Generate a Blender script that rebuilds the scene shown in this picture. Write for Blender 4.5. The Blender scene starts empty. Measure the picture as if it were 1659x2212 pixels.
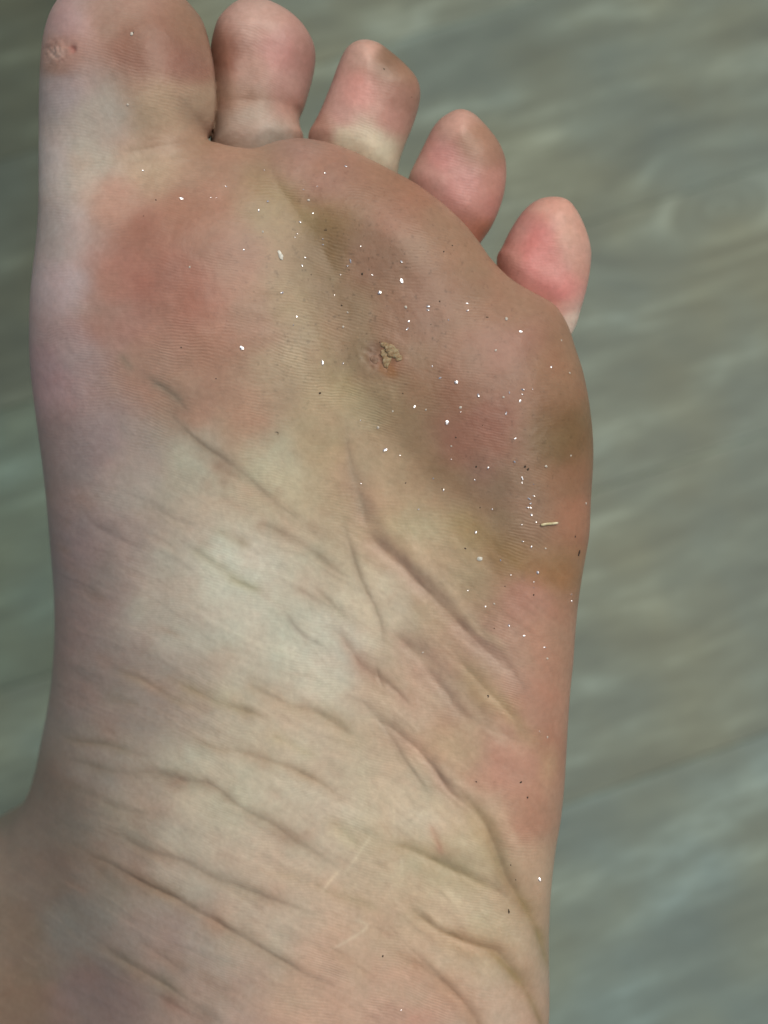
import bpy, math, random
import numpy as np
from mathutils import Matrix, Vector, Euler

# ------------------------------------------------------------------ camera, sky, sun, exposure
S = bpy.context.scene
COL = S.collection
MM = 174.0 / 2212.0          # millimetres on the focus plane per traced unit
DCAM = 200.0                 # camera to the sole, mm
PITCH = math.radians(14)
cam_loc = Vector((0.0, -0.16, 0.66))
cam_rot = Euler((PITCH, 0, 0)).to_matrix().to_4x4()
M_cam = Matrix.Translation(cam_loc) @ cam_rot
cd = bpy.data.cameras.new('camera')
cam = bpy.data.objects.new('camera', cd); COL.objects.link(cam)
cam.matrix_world = M_cam
cd.sensor_fit = 'VERTICAL'; cd.sensor_height = 36; cd.sensor_width = 27
cd.lens = 18.0 / (87.0 / DCAM)
cd.clip_start = 0.01; cd.clip_end = 50
cd.dof.use_dof = True; cd.dof.focus_distance = 0.2015
cd.dof.aperture_fstop = cd.lens / 3.1
S.camera = cam
M_foot = M_cam @ Matrix.Translation((0, 0, -DCAM / 1000))   # foot frame: x right, y to the toes, z out of the sole

SUN_ELEV, SUN_AZ = math.radians(72), math.radians(56)       # azimuth from +Y towards +X
w = bpy.data.worlds.new('World'); S.world = w; w.use_nodes = True
nt = w.node_tree; bg = nt.nodes['Background']
sky = nt.nodes.new('ShaderNodeTexSky'); sky.sky_type = 'NISHITA'; sky.sun_disc = False
sky.sun_elevation = SUN_ELEV; sky.sun_rotation = SUN_AZ
sky.air_density = 1.0; sky.dust_density = 6.0; sky.ozone_density = 0.6
nt.links.new(sky.outputs[0], bg.inputs[0]); bg.inputs[1].default_value = 0.05
sd = bpy.data.lights.new('sun', 'SUN'); sd.energy = 1.5; sd.angle = math.radians(50); sd.color = (1.0, 0.95, 0.84)
sun = bpy.data.objects.new('sun', sd); COL.objects.link(sun)
to_sun = Vector((math.sin(SUN_AZ) * math.cos(SUN_ELEV), math.cos(SUN_AZ) * math.cos(SUN_ELEV), math.sin(SUN_ELEV)))
sun.rotation_euler = to_sun.to_track_quat('Z', 'Y').to_euler()
S.view_settings.view_transform = 'Standard'; S.view_settings.look = 'None'
S.view_settings.exposure = 0.31; S.view_settings.gamma = 1
S.render.engine = 'CYCLES'
S.cycles.use_denoising = True
S.cycles.max_bounces = 6

rng = np.random.default_rng(7)
random.seed(7)

def tag(o, label=None, cat=None, group=None, kind=None):
    if label: o['label'] = label
    if cat: o['category'] = cat
    if group: o['group'] = group
    if kind: o['kind'] = kind
    return o

# ------------------------------------------------------------------ node helpers
class NT:
    def __init__(s, name):
        s.m = bpy.data.materials.new(name); s.m.use_nodes = True
        s.t = s.m.node_tree; s.b = s.t.nodes['Principled BSDF']
    def n(s, typ, **kw):
        nd = s.t.nodes.new(typ)
        for k, v in kw.items():
            if k.startswith('i_'):
                nd.inputs[k[2:].replace('_', ' ')].default_value = v
            else: setattr(nd, k, v)
        return nd
    def l(s, a, b): s.t.links.new(a, b)
    def math(s, op, a, b=None, c=None, clamp=False):
        nd = s.t.nodes.new('ShaderNodeMath'); nd.operation = op; nd.use_clamp = clamp
        for i, v in enumerate((a, b, c)):
            if v is None: continue
            if isinstance(v, (int, float)): nd.inputs[i].default_value = v
            else: s.l(v, nd.inputs[i])
        return nd.outputs[0]
    def ramp(s, fac, stops):
        nd = s.t.nodes.new('ShaderNodeValToRGB'); cr = nd.color_ramp
        while len(cr.elements) < len(stops): cr.elements.new(0.5)
        for e, (p, c) in zip(cr.elements, stops):
            e.position = p; e.color = (*c, 1) if len(c) == 3 else c
        s.l(fac, nd.inputs[0]); return nd.outputs[0]
    def mix(s, fac, a, b, mode='MIX'):
        nd = s.t.nodes.new('ShaderNodeMix'); nd.data_type = 'RGBA'; nd.blend_type = mode
        for i, v in ((0, fac), (6, a), (7, b)):
            if isinstance(v, (int, float)): nd.inputs[i].default_value = v
            elif isinstance(v, tuple): nd.inputs[i].default_value = (*v, 1)
            else: s.l(v, nd.inputs[i])
        return nd.outputs[2]

def lin(c):
    c = np.asarray(c, float) / 255.0
    return np.where(c <= 0.04045, c / 12.92, ((c + 0.055) / 1.055) ** 2.4)

# ------------------------------------------------------------------ floor of grey wood-look planks
FROT = math.radians(19)
def px_floor(u, v):
    """floor point seen at traced position (u, v)"""
    d = Vector(((u - 829.5) * MM, (1106 - v) * MM, -DCAM)); d = (M_cam.to_3x3() @ d)
    t = -cam_loc.z / d.z
    return cam_loc + d * t
KN = px_floor(1560, 455)
def floor_material():
    T = NT('grey_wood_vinyl')
    g = T.n('ShaderNodeNewGeometry')
    mp = T.n('ShaderNodeMapping', vector_type='POINT'); mp.inputs['Rotation'].default_value = (0, 0, -FROT)
    sub = T.n('ShaderNodeVectorMath', operation='SUBTRACT'); sub.inputs[1].default_value = (KN.x, KN.y, 0)
    T.l(g.outputs['Position'], sub.inputs[0]); T.l(sub.outputs[0], mp.inputs['Vector'])
    oi = T.n('ShaderNodeObjectInfo')
    sp = T.n('ShaderNodeSeparateXYZ'); T.l(mp.outputs[0], sp.inputs[0])
    # slow wander of the grain
    wn = T.n('ShaderNodeTexNoise', i_Scale=5.0, i_Detail=2.0); T.l(mp.outputs[0], wn.inputs['Vector'])
    yy = T.math('ADD', sp.outputs[1], T.math('MULTIPLY', T.math('SUBTRACT', wn.outputs[0], 0.5), 0.02))
    # knot: grain closes into rings round a centre
    ex = T.math('MULTIPLY', sp.outputs[0], 0.62)
    r = T.math('SQRT', T.math('ADD', T.math('MULTIPLY', ex, ex), T.math('MULTIPLY', sp.outputs[1], sp.outputs[1])))
    r = T.math('ADD', r, T.math('MULTIPLY', T.math('SUBTRACT', wn.outputs[0], 0.5), 0.075))
    kf = T.math('POWER', 2.718, T.math('MULTIPLY', T.math('MULTIPLY', r, r), -1 / (0.042 ** 2)))
    v = T.n('ShaderNodeMix'); T.l(kf, v.inputs[0]); T.l(yy, v.inputs[2]); T.l(r, v.inputs[3])
    xs = T.math('MULTIPLY', sp.outputs[0], 0.24)
    xm = T.math('MULTIPLY', xs, T.math('SUBTRACT', 1.0, T.math('MULTIPLY', kf, 0.8)))
    cb = T.n('ShaderNodeCombineXYZ'); T.l(xm, cb.inputs[0]); T.l(v.outputs[0], cb.inputs[1])
    T.l(T.math('MULTIPLY', oi.outputs['Random'], 7.0), cb.inputs[2])
    n1 = T.n('ShaderNodeTexNoise', i_Scale=42.0, i_Detail=5.0, i_Roughness=0.62, i_Distortion=0.12); T.l(cb.outputs[0], n1.inputs['Vector'])
    n2 = T.n('ShaderNodeTexNoise', i_Scale=150.0, i_Detail=4.0, i_Roughness=0.7); T.l(cb.outputs[0], n2.inputs['Vector'])
    n3 = T.n('ShaderNodeTexNoise', i_Scale=9.0, i_Detail=3.0); T.l(mp.outputs[0], n3.inputs['Vector'])
    f = T.math('ADD', T.math('MULTIPLY', n1.outputs[0], 0.8), T.math('MULTIPLY', n2.outputs[0], 0.2))
    rg = T.math('MULTIPLY', T.math('SINE', T.math('MULTIPLY', r, 2 * math.pi / 0.019)), T.math('MULTIPLY', kf, 0.045))
    f = T.math('ADD', T.math('ADD', f, rg), T.math('MULTIPLY', kf, 0.02))
    c1 = T.ramp(f, [(0.30, (0.125, 0.145, 0.120)), (0.46, (0.168, 0.191, 0.157)), (0.55, (0.202, 0.232, 0.192)), (0.68, (0.32, 0.37, 0.32))])
    warm = T.mix(T.ramp(n3.outputs[0], [(0.4, (0, 0, 0)), (0.62, (1, 1, 1))]), (0.92, 1.01, 1.03), (1.03, 1.0, 0.87))
    c2 = T.mix(1.0, c1, warm, 'MULTIPLY')
    # each plank has its own tone; left boards have shade mixed in
    at = T.n('ShaderNodeAttribute', attribute_name='tone', attribute_type='OBJECT')
    c3 = T.mix(1.0, c2, at.outputs['Color'], 'MULTIPLY')
    T.l(c3, T.b.inputs['Base Color']); T.b.inputs['Roughness'].default_value = 0.5
    T.b.inputs['Specular IOR Level'].default_value = 0.35
    bp = T.n('ShaderNodeBump', i_Strength=0.25, i_Distance=0.0006); T.l(n2.outputs[0], bp.inputs['Height']); T.l(bp.outputs[0], T.b.inputs['Normal'])
    return T.m

def box_mesh(name, sx, sy, sz, bev):
    """plank, top at z = 0, with eased upper edges"""
    x, y = sx / 2, sy / 2; b = bev
    vs = [(-x, -y, -sz), (x, -y, -sz), (x, y, -sz), (-x, y, -sz),
          (-x, -y, -b), (x, -y, -b), (x, y, -b), (-x, y, -b),
          (-x + b, -y + b, 0), (x - b, -y + b, 0), (x - b, y - b, 0), (-x + b, y - b, 0)]
    fs = [(3, 2, 1, 0), (8, 9, 10, 11)]
    for i in range(4):
        j = (i + 1) % 4
        fs += [(i, j, j + 4, i + 4), (i + 4, j + 4, j + 8, i + 8)]
    me = bpy.data.meshes.new(name); me.from_pydata(vs, [], fs); me.update(); return me

mfloor = floor_material()
T = NT('floor_underlay'); T.b.inputs['Base Color'].default_value = (0.05, 0.05, 0.045, 1); T.b.inputs['Roughness'].default_value = 0.9
nz = T.n('ShaderNodeTexNoise', i_Scale=60.0); T.l(T.ramp(nz.outputs[0], [(0.3, (0.035, 0.036, 0.03)), (0.7, (0.07, 0.07, 0.06))]), T.b.inputs['Base Color'])
me = box_mesh('floor', 4.4, 4.4, 0.02, 0.001); me.materials.append(T.m)
floor = bpy.data.objects.new('floor', me); COL.objects.link(floor); floor.location = (0, 0.3, -0.008)
tag(floor, kind='structure')
J = px_floor(2200 / 1.823, 3180 / 1.823)        # a long joint passes here
pw, plen = 0.16, 1.22
pme = box_mesh('plank', plen - 0.0002, pw - 0.0002, 0.0078, 0.0003); pme.materials.append(mfloor)
ax = Vector((math.cos(FROT), math.sin(FROT), 0)); ay = Vector((-math.sin(FROT), math.cos(FROT), 0))
tones = {0: (0.95, 1.08, 1.16), 1: (0.98, 1.0, 0.95), 2: (0.98, 1.0, 0.96), 3: (0.98, 1.02, 1.0), 4: (1.06, 1.03, 0.95)}
left_shade_tones = {0: (0.85, 0.9, 0.9), 1: (0.82, 0.92, 0.90), 2: (0.66, 0.78, 0.74), 3: (0.52, 0.55, 0.51), 4: (0.50, 0.50, 0.42)}  # shade on the left of the floor, put into the board colours
for i in range(-8, 14):
    off = (i * 0.37 % 1.0) * plen
    if 0 <= i <= 4: off = -0.19 - plen / 2 + plen + (0.07 if i > 2 else 0.0)       # boards meet behind the foot
    for k in range(-2, 2):
        o = bpy.data.objects.new('plank', pme); COL.objects.link(o); o.parent = floor
        p = J + ay * (pw * (i - 0.5)) + ax * (plen * k + off)
        o.location = (p.x, p.y - 0.3, 0.008)
        o.rotation_euler = (0, 0, FROT)
        t = tuple(rng.uniform(0.9, 1.05) * np.array((1, 1, 1)))
        if i in tones and k == 0: t = tones[i]
        if i in tones and k == -1: t = left_shade_tones[i]
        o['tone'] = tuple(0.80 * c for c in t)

# ------------------------------------------------------------------ the foot: traced outlines and heights
def catmull(P, n=8, closed=False):
    P = np.asarray(P, float); N = len(P); out = []
    rngi = range(N) if closed else range(N - 1)
    for i in rngi:
        if closed: a, b, c, d = P[(i - 1) % N], P[i], P[(i + 1) % N], P[(i + 2) % N]
        else: a, b, c, d = P[max(i - 1, 0)], P[i], P[i + 1], P[min(i + 2, N - 1)]
        for t in np.arange(n) / n:
            out.append(0.5 * ((2 * b) + (c - a) * t + (2 * a - 5 * b + 4 * c - d) * t * t + (3 * b - a - 3 * c + d) * t ** 3))
    if not closed: out.append(P[-1])
    return np.array(out)

def smooth01(x, a, b):
    t = np.clip((x - a) / (b - a), 0, 1); return t * t * (3 - 2 * t)

# height of the sole (mm, towards the viewer) at traced positions
HP = [(250, -60, -4), (300, 90, -0.5), (180, 120, -1.5), (410, 120, -1.5), (330, 230, -2.0), (330, 320, -5.0), (150, 330, -5), (470, 330, -4.5),
      (330, 480, -1.0), (400, 640, 0.5), (500, 500, -0.5), (230, 600, -1.5), (420, 780, -0.5), (640, 480, -2.8), (700, 640, -2.2),
      (780, 420, -1.5), (900, 520, -0.5), (1000, 620, -1.5), (1000, 820, 0.6), (1150, 850, 0.0), (850, 760, -0.8), (1150, 1050, 0),
      (760, 900, -2.5), (900, 1050, -3.0), (1100, 1200, -1.5), (1000, 1400, -4), (1180, 1450, -1.5), (600, 950, -4.5), (420, 980, -6),
      (300, 1000, -8.5), (180, 900, -9), (600, 1200, -7), (400, 1250, -11), (220, 1250, -16), (700, 1450, -8), (450, 1500, -12), (250, 1500, -18),
      (850, 1650, -6), (1050, 1750, -4), (1150, 1700, -2.5), (600, 1750, -9), (350, 1750, -15), (180, 1750, -24), (700, 2050, -7.5),
      (1000, 2050, -4.5), (450, 2050, -13), (230, 2050, -25), (50, 2050, -42), (60, 1850, -38), (40, 2300, -46), (800, 2300, -6), (500, 2350, -9), (150, 2400, -32), (-150, 2200, -56),
      (800, 2600, -6), (500, 2700, -10), (100, 2700, -24), (-300, 2500, -50), (1150, 2500, -7)]
HP = np.array(HP, float)
def tps_fit(P, z, lam=20.0):
    s = 300.0; Q = P / s; n = len(Q)
    r2 = ((Q[:, None] - Q[None]) ** 2).sum(-1)
    K = np.where(r2 > 0, 0.5 * r2 * np.log(r2 + 1e-12), 0) + np.eye(n) * lam * 1e-3
    A = np.zeros((n + 3, n + 3)); A[:n, :n] = K; A[:n, n] = 1; A[:n, n + 1:] = Q; A[n, :n] = 1; A[n + 1:, :n] = Q.T
    sol = np.linalg.solve(A, np.concatenate([z, np.zeros(3)]))
    def f(u, v):
        u = np.asarray(u, float) / s; v = np.asarray(v, float) / s
        out = sol[n] + sol[n + 1] * u + sol[n + 2] * v
        for i in range(n):
            rr = (u - Q[i, 0]) ** 2 + (v - Q[i, 1]) ** 2
            out = out + sol[i] * 0.5 * rr * np.log(rr + 1e-12)
        return out
    return f
base_uv = tps_fit(HP[:, :2], HP[:, 2])

def R_uv(u, v):
    t = smooth01(u, 280, 800)
    Rl = np.interp(v, [0, 300, 600, 900, 1300, 1800, 2300], [12, 11, 12, 15, 24, 27, 30])
    Rr = np.interp(v, [0, 300, 450, 600, 1000, 1600, 2200], [12, 12, 14, 15, 17, 17, 18])
    return Rl * (1 - t) + Rr * t

body = [(130, 5), (160, -35), (215, -62), (280, -68), (340, -52), (385, -18), (402, 0), (441, 47), (464, 90), (480, 159), (486, 233), (482, 275), (471, 299), (462, 310),
        (480, 313), (520, 319), (556, 322), (600, 309), (650, 305), (700, 311), (745, 324), (790, 345), (850, 377), (900, 404), (950, 440), (1000, 485),
        (1035, 530), (1060, 565), (1100, 600), (1150, 630), (1193, 655), (1214, 682), (1229, 715), (1240, 755), (1256, 805), (1269, 870),
        (1277, 940), (1278, 1000), (1273, 1080), (1270, 1150), (1262, 1200), (1254, 1245), (1246, 1300), (1240, 1360), (1235, 1430), (1228, 1500),
        (1222, 1600), (1217, 1690), (1209, 1765), (1198, 1831), (1189, 1915), (1185, 2000), (1185, 2060), (1186, 2130), (1185, 2200), (1178, 2330),
        (1140, 2480), (1050, 2620), (900, 2720), (700, 2760), (450, 2740), (200, 2680), (-50, 2560), (-230, 2380), (-300, 2180), (-260, 1980), (-150, 1880), (-60, 1825),
        (0, 1790), (20, 1766), (45, 1722), (65, 1664), (80, 1602), (95, 1540), (108, 1470), (115, 1400), (118, 1330), (115, 1250), (108, 1150), (100, 1050),
        (88, 950), (76, 860), (68, 780), (67, 680), (72, 600), (80, 530), (86, 450), (88, 330), (88, 200), (90, 130), (95, 85), (108, 40)]
toes = [  # outline, depth of its axis at root and at tip, radius
    ([(440, 106), (466, 60), (487, 32), (513, 11), (545, 3), (582, 8), (619, 26), (651, 53), (675, 90), (682, 122), (678, 159), (667, 201), (656, 236), (647, 256), (650, 280), (657, 306), (650, 420), (560, 450), (470, 420), (440, 320), (436, 250), (436, 170)], -21.5, -17.5, 8.0),
    ([(779, 92), (749, 109), (731, 145), (716, 187), (694, 241), (679, 271), (665, 301), (650, 400), (700, 470), (820, 480), (856, 420), (859, 383), (863, 350), (875, 314), (890, 277), (902, 241), (908, 205), (900, 175), (875, 145), (845, 118), (815, 97)], -21.5, -18, 7.2),
    ([(878, 395), (893, 362), (914, 320), (936, 277), (960, 253), (990, 240), (1020, 248), (1050, 277), (1077, 314), (1091, 350), (1092, 392), (1086, 428), (1074, 464), (1059, 495), (1044, 519), (1030, 560), (960, 600), (870, 540), (862, 450)], -21.0, -18, 7.0),
    ([(1067, 567), (1083, 537), (1101, 500), (1129, 458), (1159, 434), (1195, 427), (1225, 435), (1246, 461), (1264, 500), (1275, 543), (1273, 585), (1264, 633), (1252, 675), (1243, 711), (1236, 740), (1200, 810), (1120, 780), (1050, 680)], -20.0, -17.5, 6.8)]

def unproj(u, v, z):
    k = (DCAM - z) / DCAM * MM
    return (u - 829.5) * k, (1106 - v) * k

def poly_sdf(P, X, Y):
    """signed distance, positive inside (mm)"""
    best = np.full(X.shape, 1e9); inside = np.zeros(X.shape, bool)
    n = len(P)
    for i in range(n):
        ax_, ay_ = P[i]; bx, by = P[(i + 1) % n]
        dx, dy = bx - ax_, by - ay_; L = dx * dx + dy * dy + 1e-12
        t = np.clip(((X - ax_) * dx + (Y - ay_) * dy) / L, 0, 1)
        best = np.minimum(best, (X - ax_ - t * dx) ** 2 + (Y - ay_ - t * dy) ** 2)
        c = ((ay_ > Y) != (by > Y))
        if abs(dy) > 1e-12:
            inside ^= c & (X < (Y - ay_) * dx / dy + ax_)
    d = np.sqrt(best); return np.where(inside, d, -d)

def axis_coords(lo_c, lo, hi, hi_c, h, g=1.12):
    mid = np.arange(lo, hi + 1e-6, h); a = []; x = lo; s = h
    while x > lo_c: s = min(s * g, 6); x -= s; a.append(x)
    b = []; x = mid[-1]; s = h
    while x < hi_c: s = min(s * g, 6); x += s; b.append(x)
    return np.concatenate([a[::-1], mid, b])
H = 0.5
gx = axis_coords(-250, -69, 41, 60, H); gy = axis_coords(-270, -92, 92, 102, H); gz = axis_coords(-175, -24, 2.5, 4, H)
X2, Y2 = np.meshgrid(gx, gy, indexing='ij')
# uv of grid columns at a typical front depth
zf = -4.0
for _ in range(3):
    U2 = X2 / MM * DCAM / (DCAM - zf) + 829.5; V2 = 1106 - Y2 / MM * DCAM / (DCAM - zf)
    U2 = np.clip(U2, -700, 1700); V2 = np.clip(V2, -200, 2900)
    B2 = base_uv(U2, V2); B2 = np.clip(B2, -60, 3); zf = B2
R2 = R_uv(U2, V2)
bp_ = catmull(body, 4, True)
bz = np.clip(base_uv(bp_[:, 0], bp_[:, 1]), -60, 3) - R_uv(bp_[:, 0], bp_[:, 1])
bx_, by_ = unproj(bp_[:, 0], bp_[:, 1], bz)
d2 = poly_sdf(np.stack([bx_, by_], 1), X2, Y2)
E2 = np.interp(V2, [0, 300, 700, 1500, 2300], [0, 0.5, 5, 16, 20])
rim = np.maximum(R2 - d2, 0)
F = np.empty((len(gx), len(gy), len(gz)), np.float32); owner = np.zeros(F.shape, np.int8)
td = []
for (pl, z0, z1, R) in toes:
    P = catmull(pl, 5, True)
    top, bot = P[:, 1].min(), P[:, 1].max()
    def zc(v): return z1 + (z0 - z1) * np.clip((v - top) / (bot - top), 0, 1)
    px, py = unproj(P[:, 0], P[:, 1], zc(P[:, 1]))
    dt = poly_sdf(np.stack([px, py], 1), X2, Y2)
    td.append((np.maximum(R - dt, 0).astype(np.float32), zc(V2).astype(np.float32), R))
# leg: from the ankle back and down to the left, away from the picture
L0 = np.array([-66., -112., -98.]); L1 = np.array([-225., -235., -135.])
def smin(a, b, k):
    h = np.clip(0.5 + 0.5 * (b - a) / k, 0, 1); return b + (a - b) * h - k * h * (1 - h)
for k, z in enumerate(gz):
    zz = np.where(z > B2 - R2, z - (B2 - R2), np.minimum(z - (B2 - R2 - 2 * E2), 0))
    f = np.hypot(rim, zz) - R2
    t = ((X2 - L0[0]) * (L1 - L0)[0] + (Y2 - L0[1]) * (L1 - L0)[1] + (z - L0[2]) * (L1 - L0)[2]) / ((L1 - L0) ** 2).sum()
    t = np.clip(t, 0, 1)
    q = L0[:, None, None] + (L1 - L0)[:, None, None] * t
    fl = np.sqrt((X2 - q[0]) ** 2 + (Y2 - q[1]) ** 2 + (z - q[2]) ** 2) - (34 - 0 * t + 9 * smooth01(t, 0.3, 1))
    f = smin(f, fl, 9.0)
    ft = np.full(f.shape, 1e3)
    for (rm, zc_, R) in td:
        ft = smin(ft, np.hypot(rm, (z - zc_)) - R, 0.6)
    owner[:, :, k] = ft < f
    F[:, :, k] = np.minimum(f, ft) + 2.1 * np.exp(-((f - ft) / 1.35) ** 2)     # skin folds in where toe meets foot
F[0] = F[-1] = 5; F[:, 0] = F[:, -1] = 5; F[:, :, 0] = 5; F[:, :, -1] = 5

def surface_nets(F, gx, gy, gz):
    s = F < 0
    nx, ny, nz_ = F.shape
    acc = None
    c = s[:-1, :-1, :-1].astype(np.int8)
    cnt = np.zeros((nx - 1, ny - 1, nz_ - 1), np.int8)
    for a in (0, 1):
        for b in (0, 1):
            for d in (0, 1):
                cnt += s[a:nx - 1 + a, b:ny - 1 + b, d:nz_ - 1 + d]
    act = (cnt > 0) & (cnt < 8)
    I, Jn, K = np.nonzero(act)
    idx = np.full(act.shape, -1, np.int32); idx[act] = np.arange(len(I))
    P = np.zeros((len(I), 3)); W = np.zeros(len(I))
    corners = [(a, b, d) for a in (0, 1) for b in (0, 1) for d in (0, 1)]
    G = (gx, gy, gz)
    for ca in corners:
        for ax_ in range(3):
            if ca[ax_] == 1: continue
            cb = list(ca); cb[ax_] = 1
            fa = F[I + ca[0], Jn + ca[1], K + ca[2]]; fb = F[I + cb[0], Jn + cb[1], K + cb[2]]
            m = (fa < 0) != (fb < 0)
            t = np.where(m, fa / np.where(m, fa - fb, 1), 0)
            pa = np.stack([gx[I + ca[0]], gy[Jn + ca[1]], gz[K + ca[2]]], 1)
            pb = np.stack([gx[I + cb[0]], gy[Jn + cb[1]], gz[K + cb[2]]], 1)
            P += np.where(m[:, None], pa + (pb - pa) * t[:, None], 0); W += m
    P /= W[:, None]
    Q = []
    # x edges
    e = s[:-1, 1:-1, 1:-1] != s[1:, 1:-1, 1:-1]; i, j, k = np.nonzero(e); fl = s[i, j + 1, k + 1]
    q = np.stack([idx[i, j, k], idx[i, j + 1, k], idx[i, j + 1, k + 1], idx[i, j, k + 1]], 1); Q.append(np.where(fl[:, None], q, q[:, ::-1]))
    e = s[1:-1, :-1, 1:-1] != s[1:-1, 1:, 1:-1]; i, j, k = np.nonzero(e); fl = s[i + 1, j, k + 1]
    q = np.stack([idx[i, j, k], idx[i, j, k + 1], idx[i + 1, j, k + 1], idx[i + 1, j, k]], 1); Q.append(np.where(fl[:, None], q, q[:, ::-1]))
    e = s[1:-1, 1:-1, :-1] != s[1:-1, 1:-1, 1:]; i, j, k = np.nonzero(e); fl = s[i + 1, j + 1, k]
    q = np.stack([idx[i, j, k], idx[i + 1, j, k], idx[i + 1, j + 1, k], idx[i, j + 1, k]], 1); Q.append(np.where(fl[:, None], q, q[:, ::-1]))
    return P, np.concatenate(Q), owner[I, Jn, K]

P, Q, OW = surface_nets(F, gx, gy, gz)
del F, owner

def np_mesh(name, P, Q):
    me = bpy.data.meshes.new(name)
    me.vertices.add(len(P)); me.vertices.foreach_set('co', np.asarray(P, np.float32).ravel())
    me.loops.add(len(Q) * 4); me.loops.foreach_set('vertex_index', np.asarray(Q, np.int32).ravel())
    me.polygons.add(len(Q)); me.polygons.foreach_set('loop_start', np.arange(len(Q), dtype=np.int32) * 4)
    me.update(calc_edges=True); return me

def smooth_mesh(P, Q, it):
    E = np.concatenate([Q[:, [0, 1]], Q[:, [1, 2]], Q[:, [2, 3]], Q[:, [3, 0]]]); n = len(P)
    deg = np.bincount(E.ravel(), minlength=n).astype(float)
    for lam in it:
        A = np.stack([np.bincount(E[:, 0], P[E[:, 1], c], n) + np.bincount(E[:, 1], P[E[:, 0], c], n) for c in range(3)], 1) / deg[:, None]
        P = P + lam * (A - P)
    return P
P = smooth_mesh(P, Q, [0.5, -0.52] * 4 + [0.5, -0.5])

# one subdivision (shared edge midpoints), then a light relax
def subdivide(P, Q, OW):
    n = len(P)
    E = np.concatenate([Q[:, [0, 1]], Q[:, [1, 2]], Q[:, [2, 3]], Q[:, [3, 0]]]); Es = np.sort(E, 1)
    key = Es[:, 0].astype(np.int64) * n + Es[:, 1]
    uq, inv = np.unique(key, return_inverse=True)
    a, b = uq // n, uq % n
    PE = (P[a] + P[b]) / 2; PF = P[Q].mean(1)
    m = len(Q); eid = inv.reshape(4, m).T + n; fid = np.arange(m) + n + len(uq)
    Qn = np.concatenate([np.stack([Q[:, i], eid[:, i], fid, eid[:, (i - 1) % 4]], 1) for i in range(4)])
    return np.concatenate([P, PE, PF]), Qn, np.concatenate([OW, OW[a] & OW[b], OW[Q].min(1)])
P, Q, OW = subdivide(P, Q, OW)
P = smooth_mesh(P, Q, [0.5, 0.4, -0.3])

# ------------------------------------------------------------------ skin relief and colour, drawn over the sole
def vnoise(x, y, seed):
    r = np.random.default_rng(seed); T = r.random((256, 256))
    xi = np.floor(x).astype(int); yi = np.floor(y).astype(int); fx = x - xi; fy = y - yi
    fx = fx * fx * (3 - 2 * fx); fy = fy * fy * (3 - 2 * fy)
    g = lambda a, b: T[a % 256, b % 256]
    return (g(xi, yi) * (1 - fx) + g(xi + 1, yi) * fx) * (1 - fy) + (g(xi, yi + 1) * (1 - fx) + g(xi + 1, yi + 1) * fx) * fy - 0.5
def fbm(x, y, scale, seed, oct_=4, rough=0.5):
    o = 0; a = 1.0
    for i in range(oct_):
        o = o + a * vnoise(x / scale * 2 ** i + 37.1 * i, y / scale * 2 ** i + 11.7 * i, seed + i); a *= rough
    return o

def uv_of(P):
    k = DCAM / (DCAM - P[:, 2]) / MM
    return P[:, 0] * k + 829.5, 1106 - P[:, 1] * k
U, V = uv_of(P)
tmp = np_mesh('tmp', P, Q); N = np.empty(len(P) * 3, np.float32); tmp.vertex_normals.foreach_get('vector', N); N = N.reshape(-1, 3).astype(float)
bpy.data.meshes.remove(tmp)
nzv = N[:, 2]
vw_ = np.array([0, 0, DCAM]) - P; nzv = (N * vw_).sum(1) / np.linalg.norm(vw_, axis=1)
front = (nzv > 0.0) & (U > -80) & (U < 1400) & (V > -80) & (V < 2350)
fi = np.nonzero(front)[0]
u = U[fi]; v = V[fi]; toe = OW[fi] > 0
wu = u + 9 * fbm(u, v, 110, 11, 3, .4); wv = v + 9 * fbm(u, v, 110, 21, 3, .4)      # wandering lines

Dp = np.zeros(len(fi))                                              # relief, mm
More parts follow.
